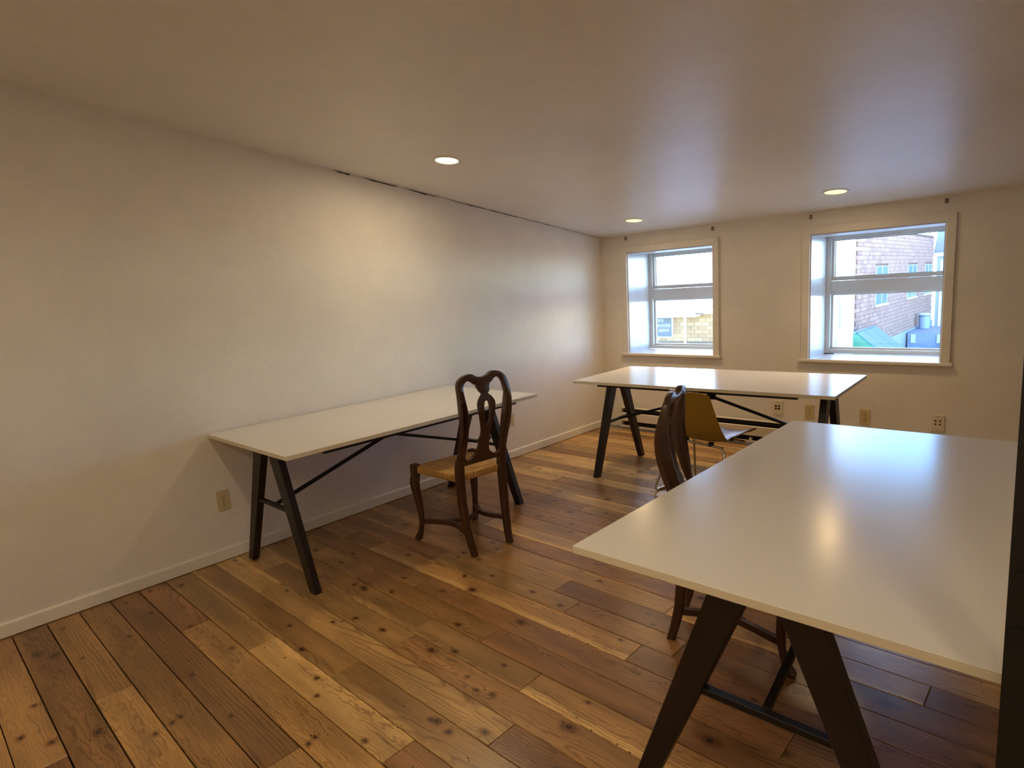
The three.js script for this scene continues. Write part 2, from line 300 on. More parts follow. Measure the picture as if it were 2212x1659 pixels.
// ---------------------------------------------------------------- downlights
function downlight(label, x, z, power = 1, old = false, beam = 2.6) {
  const t = thing('ceiling_downlight', label, 'ceiling light', [x, ceilY(z), z], 0, 'recessed ceiling lights');
  t.rotation.x = -Math.atan(HS);                      // sits flush in the sloping ceiling
  const ring = new THREE.LatheGeometry([[0.069, 0.004], [0.067, -0.003], [0.071, -0.006], [0.080, -0.005], [0.085, -0.001], [0.085, 0.001]].map(([r, y]) => new THREE.Vector2(r, y)), 40);
  mesh('trim_ring', ring, std({ color: srgb(232, 228, 220), roughness: 0.4, side: THREE.DoubleSide }), t);
  const lens = new THREE.CircleGeometry(0.0685, 40); lens.rotateX(Math.PI / 2); lens.translate(0, -0.0015, 0);
  mesh('lamp_lens', lens, std({ color: srgb(255, 250, 235), emissive: old ? new THREE.Color(1.0, 0.78, 0.30) : new THREE.Color(1.0, 0.86, 0.58), emissiveIntensity: old ? 1.5 : 3.2, roughness: 0.6 }), t);
  const l = new THREE.RectAreaLight(old ? LAMP_WARM : LAMP_COLOR, LAMP_RADIANCE * power, 0.12, 0.12); l.position.set(0, -0.010, 0); l.rotation.x = -Math.PI / 2; t.add(l);
  if (old) { const b = new THREE.SpotLight(LAMP_WARM, beam, 0, 1.0, 1.0, 2); b.position.set(0, -0.012, 0); b.target.position.set(0, -1, 0); b.castShadow = true; b.shadow.radius = 2.6; b.shadow.mapSize.set(1024, 1024); b.shadow.camera.near = 0.03; t.add(b, b.target); }   // reflector beam of the older cans
  return t;
}
downlight('round recessed ceiling light above the long left wall, nearest one in view', 0.715, 2.62, 0.80);
downlight('round recessed ceiling light above the left window', 0.705, 0.535, 0.25, true, 3.6);
downlight('round recessed ceiling light above the right window', 2.262, 0.548, 0.25, true);
downlight('round recessed ceiling light nearest above the viewpoint, out of the picture', 2.262, 4.63, 1.2);
downlight('round recessed ceiling light to the right of the viewpoint, out of the picture', 3.82, 4.63, 0.5);
downlight('round recessed ceiling light well behind the viewpoint, out of the picture', 2.262, 6.4, 1.25);
downlight('round recessed ceiling light in the near right corner, out of the picture', 3.82, 6.4, 1.25);

// ---------------------------------------------------------------- baseboard heater
{
  const t = thing('baseboard_heater', 'long low white baseboard heater under the windows behind the table', 'heater', [0.2, 0, 0.013]);
  const L = 3.1, enamel = std({ color: srgb(222, 214, 200), roughness: 0.4 });
  mesh('back_plate', box(L, 0.18, 0.006, L / 2, 0.105, 0.004), M.dark, t);
  const s = new THREE.Shape(); s.moveTo(0.048, 0.080); s.lineTo(0.051, 0.080); s.lineTo(0.051, 0.158); s.lineTo(0.044, 0.164); s.lineTo(0.042, 0.162); s.lineTo(0.048, 0.156); s.closePath();
  // profile x is depth from the wall: lay it out along world x
  const lay = (shape, len) => { const e = new THREE.ExtrudeGeometry(shape, { depth: len, bevelEnabled: false }); const p = e.attributes.position; for (let i = 0; i < p.count; i++) p.setXYZ(i, p.getZ(i), p.getY(i), p.getX(i)); const ix = []; for (let i = 0; i < p.count; i += 3) ix.push(i, i + 2, i + 1); e.setIndex(ix); e.computeVertexNormals(); return e; };
  const front = mesh('front_panel', lay(s, L - 0.03), enamel, t); front.position.x = 0.015;
  const h = new THREE.Shape(); h.moveTo(0.004, 0.213); h.lineTo(0.034, 0.208); h.lineTo(0.034, 0.204); h.lineTo(0.004, 0.208); h.closePath();
  const hood = mesh('hood', lay(h, L - 0.03), enamel, t); hood.position.x = 0.015;
  const damper = mesh('damper', box(L - 0.04, 0.004, 0.014, L / 2, 0.184, 0.036), M.steel, t); damper.rotation.x = 0;
  mesh('fin_core', box(L - 0.1, 0.06, 0.034, L / 2, 0.115, 0.026), M.dark, t);
  mesh('end_cap', rbox(0.018, 0.20, 0.056, 0.003, 0.009, 0.118, 0.027, 1), enamel, t); mesh('end_cap', rbox(0.018, 0.20, 0.056, 0.003, L - 0.009, 0.118, 0.027, 1), enamel, t);
  for (const x of [0.5, 1.3, 2.1, 2.8]) mesh('foot', box(0.02, 0.06, 0.04, x, 0.03, 0.024), enamel, t);
  mesh('lower_lip', box(L - 0.03, 0.02, 0.004, L / 2, 0.028, 0.05), enamel, t);
}

// ---------------------------------------------------------------- wall plates
const ivory = std({ color: srgb(206, 188, 148), roughness: 0.4 }), almond = std({ color: srgb(224, 214, 192), roughness: 0.4 });
function duplex(label, pos, turn) {
  const t = thing('electrical_outlet', label, 'outlet', pos, turn, 'wall outlets');
  mesh('plate', rbox(0.072, 0.116, 0.006, 0.0025, 0, 0, 0.003), ivory, t);
  for (const y of [0.0195, -0.0195]) {
    const f = mesh('receptacle', new THREE.ExtrudeGeometry(faceShape(), { depth: 0.003, bevelEnabled: false, curveSegments: 8 }), ivory, t); f.position.set(0, y, 0.006);
    for (const x of [-0.0064, 0.0064]) mesh('slot', box(0.0022, 0.009, 0.001, x, 0.003, 0.0033), M.dark, f);
    const e = mesh('ground_hole', new THREE.CylinderGeometry(0.0026, 0.0026, 0.001, 12), M.dark, f); e.rotation.x = Math.PI / 2; e.position.set(0, -0.0075, 0.0033);
  }
  const s = mesh('screw', new THREE.CylinderGeometry(0.003, 0.003, 0.0015, 12), M.chrome, t); s.rotation.x = Math.PI / 2; s.position.set(0, 0, 0.0068);
  return t;
}
function faceShape() { const s = new THREE.Shape(); s.absarc(0, 0, 0.0172, 0.85, Math.PI - 0.85, false); s.absarc(0, 0, 0.0172, Math.PI + 0.85, 2 * Math.PI - 0.85, false); s.closePath(); return s; }
function jackPlate(label, pos, gap, r) {
  const t = thing('jack_plate', label, 'wall plate', pos, 0, 'four-hole jack plates');
  mesh('plate', rbox(0.076, 0.118, 0.010, 0.003, 0, 0, 0.005), almond, t);
  for (const x of [-gap, gap]) for (const y of [-gap * 0.9, gap * 0.9]) { const h = mesh('jack', new THREE.CylinderGeometry(r, r, 0.002, 16), M.dark, t); h.rotation.x = Math.PI / 2; h.position.set(x, y + 0.004, 0.0105); }
  for (const y of [-0.048, 0.048]) { const s = mesh('screw', new THREE.CylinderGeometry(0.003, 0.003, 0.0015, 12), M.chrome, t); s.rotation.x = Math.PI / 2; s.position.set(0, y, 0.0104); }
  return t;
}
duplex('ivory outlet low on the left wall beside the near end of the wall table', [0, 0.346, 3.858], Math.PI / 2);
duplex('ivory outlet on the left wall seen just right of the chair back', [0, 0.338, 1.445], Math.PI / 2);
jackPlate('four-hole jack plate under the far table, below the gap between the windows', [1.708, 0.330, 0], 0.0125, 0.0088);
duplex('ivory outlet half hidden by the right trestle of the far table', [1.958, 0.318, 0], 0);
duplex('ivory outlet on the back wall under the left part of the right window', [2.354, 0.314, 0], 0);
jackPlate('four-hole jack plate on the back wall under the right end of the right window', [2.817, 0.314, 0], 0.0135, 0.0060);

// ---------------------------------------------------------------- curtain hooks
{
  const mk = (label, x, y) => {
    const t = thing('curtain_bracket', label, 'bracket', [x, y, 0], 0, 'curtain rod brackets above the windows');
    const m = std({ color: srgb(150, 138, 118), roughness: 0.5 });
    mesh('plate', rbox(0.022, 0.034, 0.004, 0.0015, 0, 0, 0.002, 1), m, t);
    mesh('hook', bent([[0, -0.004, 0.004], [0, -0.010, 0.030], [0, 0.012, 0.034]], 0.0035, 0.008, 8), m, t);
    mesh('screw', (() => { const g = new THREE.CylinderGeometry(0.0035, 0.0035, 0.002, 10); g.rotateX(Math.PI / 2); g.translate(0, 0.011, 0.005); return g; })(), M.dark, t);
  };
  mk('small metal bracket above the left corner of the left window', 0.288, 1.852); mk('small metal bracket above the right corner of the left window', 1.155, 1.850);
  mk('small metal bracket above the left corner of the right window', 1.945, 1.850); mk('small metal bracket above the right corner of the right window', 2.806, 1.852);
}

// ---------------------------------------------------------------- black post
{
  const z = 3.995, x = 3.464, h = ceilY(z);
  const t = thing('steel_post', 'black steel post from floor to ceiling at the right edge of the picture', 'post', [x, 0, z]);
  mesh('shaft', rbox(0.05, h - 0.006, 0.05, 0.002, 0, h / 2 - 0.002, 0, 1), M.blackPaint, t);
  for (const [dx, y] of [[-0.009, 0.957], [-0.011, 0.867]]) { const b = mesh('bolt', new THREE.CylinderGeometry(0.0075, 0.0085, 0.004, 18), M.blackPaint, t); b.rotation.x = Math.PI / 2; b.position.set(dx, y, 0.027); }
}

// ---------------------------------------------------------------- trestle tables
const laminateRough = canvasTex(N, N, (x, y) => { const n = 0.5 * wrapNoise(x, y, 7, 51) + 0.3 * wrapNoise(x, y, 30, 52) + 0.2 * wrapNoise(x, y, 120, 53); const v = 205 + 50 * n; return [v, v, v]; }, false);
M.laminate = std({ color: srgb(233, 229, 220), roughness: 0.23, roughnessMap: laminateRough });
M.plyEdge = std({ color: srgb(222, 212, 190), roughness: 0.6 });
const legTex = (() => canvasTex(256, 256, (x, y) => { const u = x / 256, v = y / 256, g = fbm(u * 3, v * 60, 91, 3), b = fbm(u * 5, v * 6, 95, 2), m = 0.72 + 0.45 * g + 0.15 * b; return [clamp255(29 * m), clamp255(19 * m), clamp255(17 * m)]; }))();
M.trestle = std({ map: legTex, roughness: 0.45 });
function trestleTable(label, x, z, turn, Lx, Wz) {       // long side along local x
  const t = thing('trestle_table', label, 'table', [x, 0, z], turn, 'white trestle tables');
  const top = 0.74, th = 0.021, ub = top - th, in_ = 0.125;
  mesh('tabletop', rbox(Lx, 0.003, Wz, 0.001, 0, top - 0.0015, 0, 1), M.laminate, t);
  mesh('tabletop_core', rbox(Lx - 0.0006, th - 0.003, Wz - 0.0006, 0.0012, 0, ub + (th - 0.003) / 2, 0, 1), M.plyEdge, t);
  for (const s of [-1, 1]) mesh('rail', box(Lx - 0.40, 0.014, 0.025, 0, ub - 0.007, s * (Wz / 2 - 0.022)), M.steel, t);
  for (const e of [-1, 1]) {
    const lx = e * (Lx / 2 - in_);
    mesh('head_plate', box(0.05, 0.006, Wz - 0.10, lx, ub - 0.003, 0), M.steel, t);
    for (const s of [-1, 1]) {
      const r = (f, y) => rectRing(lx, y, s * lerp(0.342, 0.066, f), 0.040, lerp(0.054, 0.098, f), 0.003);
      mesh('leg', loft([r(0, 0), r(0.5, (ub - 0.006) / 2), r(1, ub - 0.006)], 0.3), M.trestle, t);
    }
    mesh('crossbar', bar([lx, 0.385, -0.185], [lx, 0.385, 0.185], 0.024, 0.018), M.steel, t);
    mesh('brace', bar([lx - e * 0.01, 0.387, 0], [e * 0.02, 0.603, 0], 0.018, 0.018), M.steel, t);
  }
  mesh('brace_hanger', box(0.06, ub - 0.59, 0.02, 0, (ub + 0.59) / 2, 0), M.steel, t);
  return t;
}
trestleTable('white trestle table standing lengthwise against the left wall', 0.012 + 0.4445, 3.016, Math.PI / 2, 1.767, 0.889);
trestleTable('white trestle table under the windows at the far end', 1.648, 1.131, 0.0395, 1.7525, 0.84);
trestleTable('big white trestle table in the right foreground', 2.5386 + 0.46, 3.064, Math.PI / 2, 1.727, 0.92);

// ---------------------------------------------------------------- wooden chairs with rush seats
const chairTex = canvasTex(256, 256, (x, y) => { const u = x / 256, v = y / 256, g = fbm(u * 4, v * 70, 191, 3), b = fbm(u * 4, v * 5, 195, 2), m = 0.66 + 0.5 * g + 0.25 * b; return [clamp255(66 * m), clamp255(42 * m), clamp255(28 * m)]; });
chairTex.repeat.set(3, 3);
M.chairWood = std({ map: chairTex, roughness: 0.34 });
const rushFields = (() => {                            // cords run parallel to the four rails
  const S = 512, h = new Float32Array(S * S), c = [];
  const px = (x, y) => {
    const u = x / S - 0.5, v = y / S - 0.5, side = Math.abs(u) > Math.abs(v) * 1.06, w = (fbm(x * 0.02, y * 0.02, 301, 2) - 0.5) * 0.012;
    const d = (side ? u : v) + w, cord = 0.5 + 0.5 * Math.cos(d * Math.PI * 2 / 0.0165), twist = 0.5 + 0.5 * Math.sin(((side ? v : u) * 190 + (side ? u : v) * 260)), seam = Math.abs(Math.abs(u) - Math.abs(v) * 1.06);
    return [cord, twist, fbm(x * 0.05, y * 0.05, 305, 3), seam];
  };
  const color = canvasTex(S, S, (x, y) => { const u = x / S - 0.5, v = y / S - 0.5, side = Math.abs(u) > Math.abs(v) * 1.06, f = side ? fbm(x * 0.22, y * 0.012, 311, 3) : fbm(x * 0.012, y * 0.22, 317, 3), b = fbm(x * 0.015, y * 0.015, 321, 3), m = 0.72 + 0.36 * f + 0.24 * b; return [clamp255(196 * m), clamp255(151 * m), clamp255(88 * m)]; });   // dried stems differ in tone lengthwise
  const bump = canvasTex(S, S, (x, y) => { const [a, t] = px(x, y), v = 255 * (0.75 * a + 0.25 * t); return [v, v, v]; }, false);
  for (const t of [color, bump]) { t.repeat.set(2, 2); t.offset.set(0.5, 0.5); }
  return { color, bump };
})();
M.rush = std({ map: rushFields.color, bumpMap: rushFields.bump, bumpScale: 0.003, roughness: 0.8 });

function halfProfile(pts) { return new THREE.SplineCurve(pts.map((p) => new THREE.Vector2(...p))); }
function rushChair(label, pos, turn) {                   // faces local +z
  const t = thing('rush_seat_chair', label, 'chair', pos, turn, 'wooden chairs with rush seats');
  const SEAT = 0.452;
  const spine = (y) => -0.175 - 0.085 * sstep(0.45, 0.80, y) + 0.035 * sstep(0.82, 1.0, y);     // back curve seen from the side
  const bend = (g, thick) => { const p = g.attributes.position; for (let i = 0; i < p.count; i++) p.setZ(i, p.getZ(i) - thick / 2 + spine(p.getY(i))); g.computeVertexNormals(); return toCreasedNormals(g, 0.7); };
  // hoop: two posts and the yoke-shaped crest in one bent board
  const outer = [[0.166, 0.50], [0.166, 0.55], [0.164, 0.61], [0.164, 0.67], [0.166, 0.73], [0.171, 0.81], [0.174, 0.87], [0.173, 0.92], [0.163, 0.962], [0.134, 0.988], [0.098, 0.999], [0.064, 0.999], [0.036, 0.984], [0.0, 0.976]];
  const inner = [[0.122, 0.50], [0.121, 0.55], [0.119, 0.61], [0.120, 0.67], [0.123, 0.73], [0.130, 0.81], [0.135, 0.87], [0.135, 0.914], [0.125, 0.948], [0.102, 0.965], [0.076, 0.958], [0.058, 0.943], [0.047, 0.940], [0.040, 0.918], [0.025, 0.894], [0.0, 0.887]];
  const oc = halfProfile(outer).getPoints(60), ic = halfProfile(inner).getPoints(60);
  const loopShape = new THREE.Shape();
  oc.forEach((p, i) => (i ? loopShape.lineTo(p.x, p.y) : loopShape.moveTo(p.x, p.y)));
  [...oc].reverse().slice(1).forEach((p) => loopShape.lineTo(-p.x, p.y));
  ic.forEach((p) => loopShape.lineTo(-p.x, p.y));
  [...ic].reverse().slice(1).forEach((p) => loopShape.lineTo(p.x, p.y));
  loopShape.closePath();
  const thick = 0.025;
  mesh('back_frame', bend(new THREE.ExtrudeGeometry(loopShape, { depth: thick - 0.01, bevelEnabled: true, bevelThickness: 0.005, bevelSize: 0.004, bevelOffset: -0.004, bevelSegments: 2, steps: 1 }), thick - 0.01), M.chairWood, t);
  // vase splat with its slots
  const sp = [[0.024, 0.905], [0.023, 0.886], [0.038, 0.872], [0.054, 0.850], [0.059, 0.828], [0.054, 0.790], [0.045, 0.750], [0.036, 0.712], [0.031, 0.680], [0.033, 0.652], [0.044, 0.636], [0.042, 0.626], [0.035, 0.616], [0.038, 0.590], [0.048, 0.560], [0.066, 0.540], [0.070, 0.525]];
  const sc = halfProfile(sp).getPoints(70), ss = new THREE.Shape(); sc.forEach((p, i) => (i ? ss.lineTo(p.x, p.y) : ss.moveTo(p.x, p.y))); [...sc].reverse().forEach((p) => ss.lineTo(-p.x, p.y)); ss.closePath();
  const slot = (pts) => { const c = halfProfile(pts).getPoints(24), h = new THREE.Path(); c.forEach((p, i) => (i ? h.lineTo(p.x, p.y) : h.moveTo(p.x, p.y))); [...c].reverse().slice(1, -1).forEach((p) => h.lineTo(-p.x, p.y)); h.closePath(); ss.holes.push(h); };
  slot([[0.0001, 0.852], [0.015, 0.848], [0.023, 0.818], [0.022, 0.790], [0.014, 0.745], [0.0001, 0.700]]);
  slot([[0.0001, 0.650], [0.006, 0.640], [0.0001, 0.618]]);
  mesh('splat', bend(new THREE.ExtrudeGeometry(ss, { depth: 0.010, bevelEnabled: true, bevelThickness: 0.003, bevelSize: 0.002, bevelOffset: -0.002, bevelSegments: 1, steps: 1 }), 0.010), M.chairWood, t);
  // scooped lower back rail
  const lr = new THREE.Shape(); lr.moveTo(-0.125, 0.500); lr.lineTo(0.125, 0.500); lr.lineTo(0.125, 0.560); lr.quadraticCurveTo(0.115, 0.528, 0.095, 0.530); lr.quadraticCurveTo(0.075, 0.532, 0.060, 0.548); lr.lineTo(-0.060, 0.548); lr.quadraticCurveTo(-0.075, 0.532, -0.095, 0.530); lr.quadraticCurveTo(-0.115, 0.528, -0.125, 0.560); lr.closePath();
  mesh('lower_rail', bend(new THREE.ExtrudeGeometry(lr, { depth: 0.018, bevelEnabled: true, bevelThickness: 0.003, bevelSize: 0.002, bevelOffset: -0.002, bevelSegments: 1, curveSegments: 8 }), 0.018), M.chairWood, t);
  for (const s of [-1, 1]) {
    // rear leg: raked foot, running up into the post
    const rl = [[0.126, 0, -0.232, 0.017], [0.130, 0.06, -0.214, 0.018], [0.140, 0.16, -0.192, 0.020], [0.146, 0.30, -0.178, 0.0215], [0.146, 0.44, -0.172, 0.0225], [0.146, 0.50, -0.176, 0.0225], [0.145, 0.535, -0.184, 0.021]];
    mesh('leg', loft(rl.map(([x, y, z, r]) => ringY(s * x, y, z, r, r, 5, 20)), 0.5), M.chairWood, t);
    // cabriole front leg with a small pad foot
    const fl = [[0.207, 0, 0.208, 0.017], [0.207, 0.012, 0.210, 0.0215], [0.205, 0.028, 0.202, 0.0195], [0.199, 0.055, 0.190, 0.0145], [0.196, 0.10, 0.180, 0.0145], [0.197, 0.16, 0.177, 0.0165], [0.202, 0.23, 0.182, 0.0195], [0.209, 0.30, 0.193, 0.0235], [0.212, 0.35, 0.198, 0.0265], [0.209, 0.385, 0.193, 0.0265], [0.206, 0.405, 0.188, 0.0235]];
    mesh('leg', loft(fl.map(([x, y, z, r]) => ringY(s * x, y, z, r, r, 3, 20)), 0.7), M.chairWood, t);
    mesh('corner_block', rbox(0.044, 0.062, 0.044, 0.004, s * 0.207, 0.432, 0.189), M.chairWood, t);
    // side stretcher bowing inward
    const a = [s * 0.142, 0.135, -0.190], b = [s * 0.196, 0.118, 0.178];
    const pts = []; for (let i = 0; i <= 16; i++) { const f = i / 16; pts.push([lerp(a[0], b[0], f) - s * 0.055 * Math.sin(Math.PI * f) ** 1.3, lerp(a[1], b[1], f), lerp(a[2], b[2], f)]); }
    mesh('side_stretcher', loft(pts.map((p, i) => { const q = pts[Math.min(i + 1, 16)], o = pts[Math.max(i - 1, 0)], dx = q[0] - o[0], dz = q[2] - o[2], l = Math.hypot(dx, dz), nx = dz / l, nz = -dx / l, w = 0.011, h = 0.0125; return [[-w, -h], [-w, h], [w, h], [w, -h]].map(([c, v]) => [p[0] + nx * c, p[1] + v, p[2] + nz * c]); }), 0.3), M.chairWood, t);
  }
  // cross stretcher joining the two, arched forward
  const cs = []; for (let i = 0; i <= 16; i++) { const f = i / 16; cs.push([lerp(-0.120, 0.120, f), 0.126, 0.015 + 0.055 * (1 - Math.sin(Math.PI * f)) - 0.03]); }
  mesh('cross_stretcher', loft(cs.map((p) => [[-0.0125, -0.010], [-0.0125, 0.010], [0.0125, 0.010], [0.0125, -0.010]].map(([v, c]) => [p[0], p[1] + v, p[2] + c])), 0.3), M.chairWood, t);
  // woven seat wrapped over its rails
  const st = new THREE.Shape(); st.moveTo(-0.182, 0.166); st.lineTo(0.182, 0.166); st.lineTo(0.188, 0.19); st.lineTo(0.13, -0.15); st.lineTo(-0.13, -0.15);
  const seatShape = new THREE.Shape([[-0.200, -0.198], [0.200, -0.198], [0.152, 0.158], [-0.152, 0.158]].map((p) => new THREE.Vector2(...p)));
  const sg = new THREE.ExtrudeGeometry(seatShape, { depth: 0.016, bevelEnabled: true, bevelThickness: 0.014, bevelSize: 0.014, bevelOffset: -0.004, bevelSegments: 4 });
  sg.rotateX(-Math.PI / 2); sg.translate(0, SEAT - 0.030, 0);
  mesh('rush_seat', sg, M.rush, t);
  // pillow of four woven triangles meeting in the middle
  const nx = 28, nz = 26, P = [], UV = [], I = [];
  for (let j = 0; j <= nz; j++) for (let i = 0; i <= nx; i++) { const f = j / nz, z = lerp(-0.152, 0.192, f), hw = lerp(0.146, 0.196, f), x = lerp(-hw, hw, i / nx), u = x / hw, v = (f - 0.5) * 2, e = Math.max(Math.abs(u), Math.abs(v)), rim = sstep(1.0, 0.9, e), dip = 0.012 * (1 - e) , seam = Math.abs(Math.abs(u) - Math.abs(v)); P.push(x, SEAT - 0.004 + 0.007 * rim - dip - 0.003 * Math.exp(-seam * seam * 120) * rim, z); UV.push(u * 0.2, v * 0.2); }
  for (let j = 0; j < nz; j++) for (let i = 0; i < nx; i++) { const a = j * (nx + 1) + i, b = a + 1, c = a + nx + 1, d = c + 1; I.push(a, c, b, b, c, d); }
  const pg = new THREE.BufferGeometry(); pg.setAttribute('position', new THREE.Float32BufferAttribute(P, 3)); pg.setAttribute('uv', new THREE.Float32BufferAttribute(UV, 2)); pg.setIndex(I); pg.computeVertexNormals();
  mesh('rush_weave', pg, M.rush, t);
  return t;
}
const yawTo = (fx, fz) => Math.atan2(fx, fz);
{
  const f1 = new THREE.Vector2(-0.355, -0.043).normalize();
  const chair = rushChair('dark wooden rush-seat chair pulled out from the table on the left wall', [0.937, 0, 2.866], yawTo(f1.x, f1.y));
  dup(chair, 'dark wooden rush-seat chair pushed under the big foreground table, seen from the side', [2.558, 0, 2.905], yawTo(0.966, -0.26));
}

// ---------------------------------------------------------------- yellow shell chair
{
  const t = thing('shell_chair', 'mustard yellow moulded shell chair on a chrome frame at the far table', 'chair', [1.768, 0, 1.44], yawTo(0.25, -0.97));
  const prof = halfProfile([[-0.266, 0.742], [-0.247, 0.650], [-0.222, 0.560], [-0.190, 0.480], [-0.140, 0.420], [-0.060, 0.398], [0.040, 0.404], [0.130, 0.418], [0.190, 0.420], [0.225, 0.402]]);
  const wid = halfProfile([[0, 0.165], [0.08, 0.185], [0.25, 0.204], [0.4, 0.212], [0.55, 0.216], [0.75, 0.222], [0.9, 0.218], [1, 0.196]]);
  const S = (tt, s) => { const p = prof.getPoint(tt), w = wid.getPoint(tt).y, back = 1 - sstep(0.38, 0.6, tt), top = tt < 0.10 ? (1 - tt / 0.10) ** 2 : 0; return new THREE.Vector3(w * s * (1 - 0.03 * s * s * back), p.y + (1 - back) * 0.045 * Math.abs(s) ** 3 - top * 0.022 * s ** 4 , p.x + back * 0.075 * s * s); };
  const nt = 40, ns = 24, P = [], I = [];
  for (const side of [1, -1]) for (let j = 0; j <= nt; j++) for (let i = 0; i <= ns; i++) {
    const tt = j / nt, s = i / ns * 2 - 1, p = S(tt, s), e = 1e-3, du = S(Math.min(1, tt + e), s).sub(S(Math.max(0, tt - e), s)), dv = S(tt, s + e).sub(S(tt, s - e)), n = dv.cross(du).normalize();
    p.addScaledVector(n, side * 0.0035); P.push(p.x, p.y, p.z);
  }
  const row = ns + 1, off = (nt + 1) * row;
  for (let j = 0; j < nt; j++) for (let i = 0; i < ns; i++) { const a = j * row + i, b = a + 1, c = a + row, d = c + 1; I.push(a, b, c, b, d, c, off + a, off + c, off + b, off + b, off + c, off + d); }
  const stitch = (a, b) => I.push(a, a + off, b, b, a + off, b + off);
  for (let j = 0; j < nt; j++) { stitch(j * row, (j + 1) * row); stitch((j + 1) * row + ns, j * row + ns); }
  for (let i = 0; i < ns; i++) { stitch(i + 1, i); stitch(nt * row + i, nt * row + i + 1); }
  let g = new THREE.BufferGeometry(); g.setAttribute('position', new THREE.Float32BufferAttribute(P, 3)); g.setIndex(I); g.computeVertexNormals(); g = toCreasedNormals(g, 0.8);
  mesh('shell', g, std({ color: srgb(152, 118, 38), roughness: 0.35, side: THREE.DoubleSide }), t);
  for (const s of [-1, 1]) mesh('side_frame', bent([[s * 0.165, 0.385, 0.10], [s * 0.215, 0.388, 0.105], [s * 0.298, 0.009, 0.215], [s * 0.298, 0.009, -0.205], [s * 0.200, 0.378, -0.105], [s * 0.165, 0.378, -0.105]], 0.008, 0.035), M.chrome, t);
  mesh('cross_tube', bent([[-0.19, 0.378, -0.105], [0.19, 0.378, -0.105]], 0.008, 0.01), M.chrome, t);
  mesh('cross_tube', bent([[-0.19, 0.385, 0.10], [0.19, 0.385, 0.10]], 0.008, 0.01), M.chrome, t);
  for (const [x, z] of [[-0.1, -0.1], [0.1, -0.1], [-0.1, 0.1], [0.1, 0.1]]) mesh('shock_mount', cyl(0.018, 0.022, x, 0.387, z, 16), M.dark, t);
}

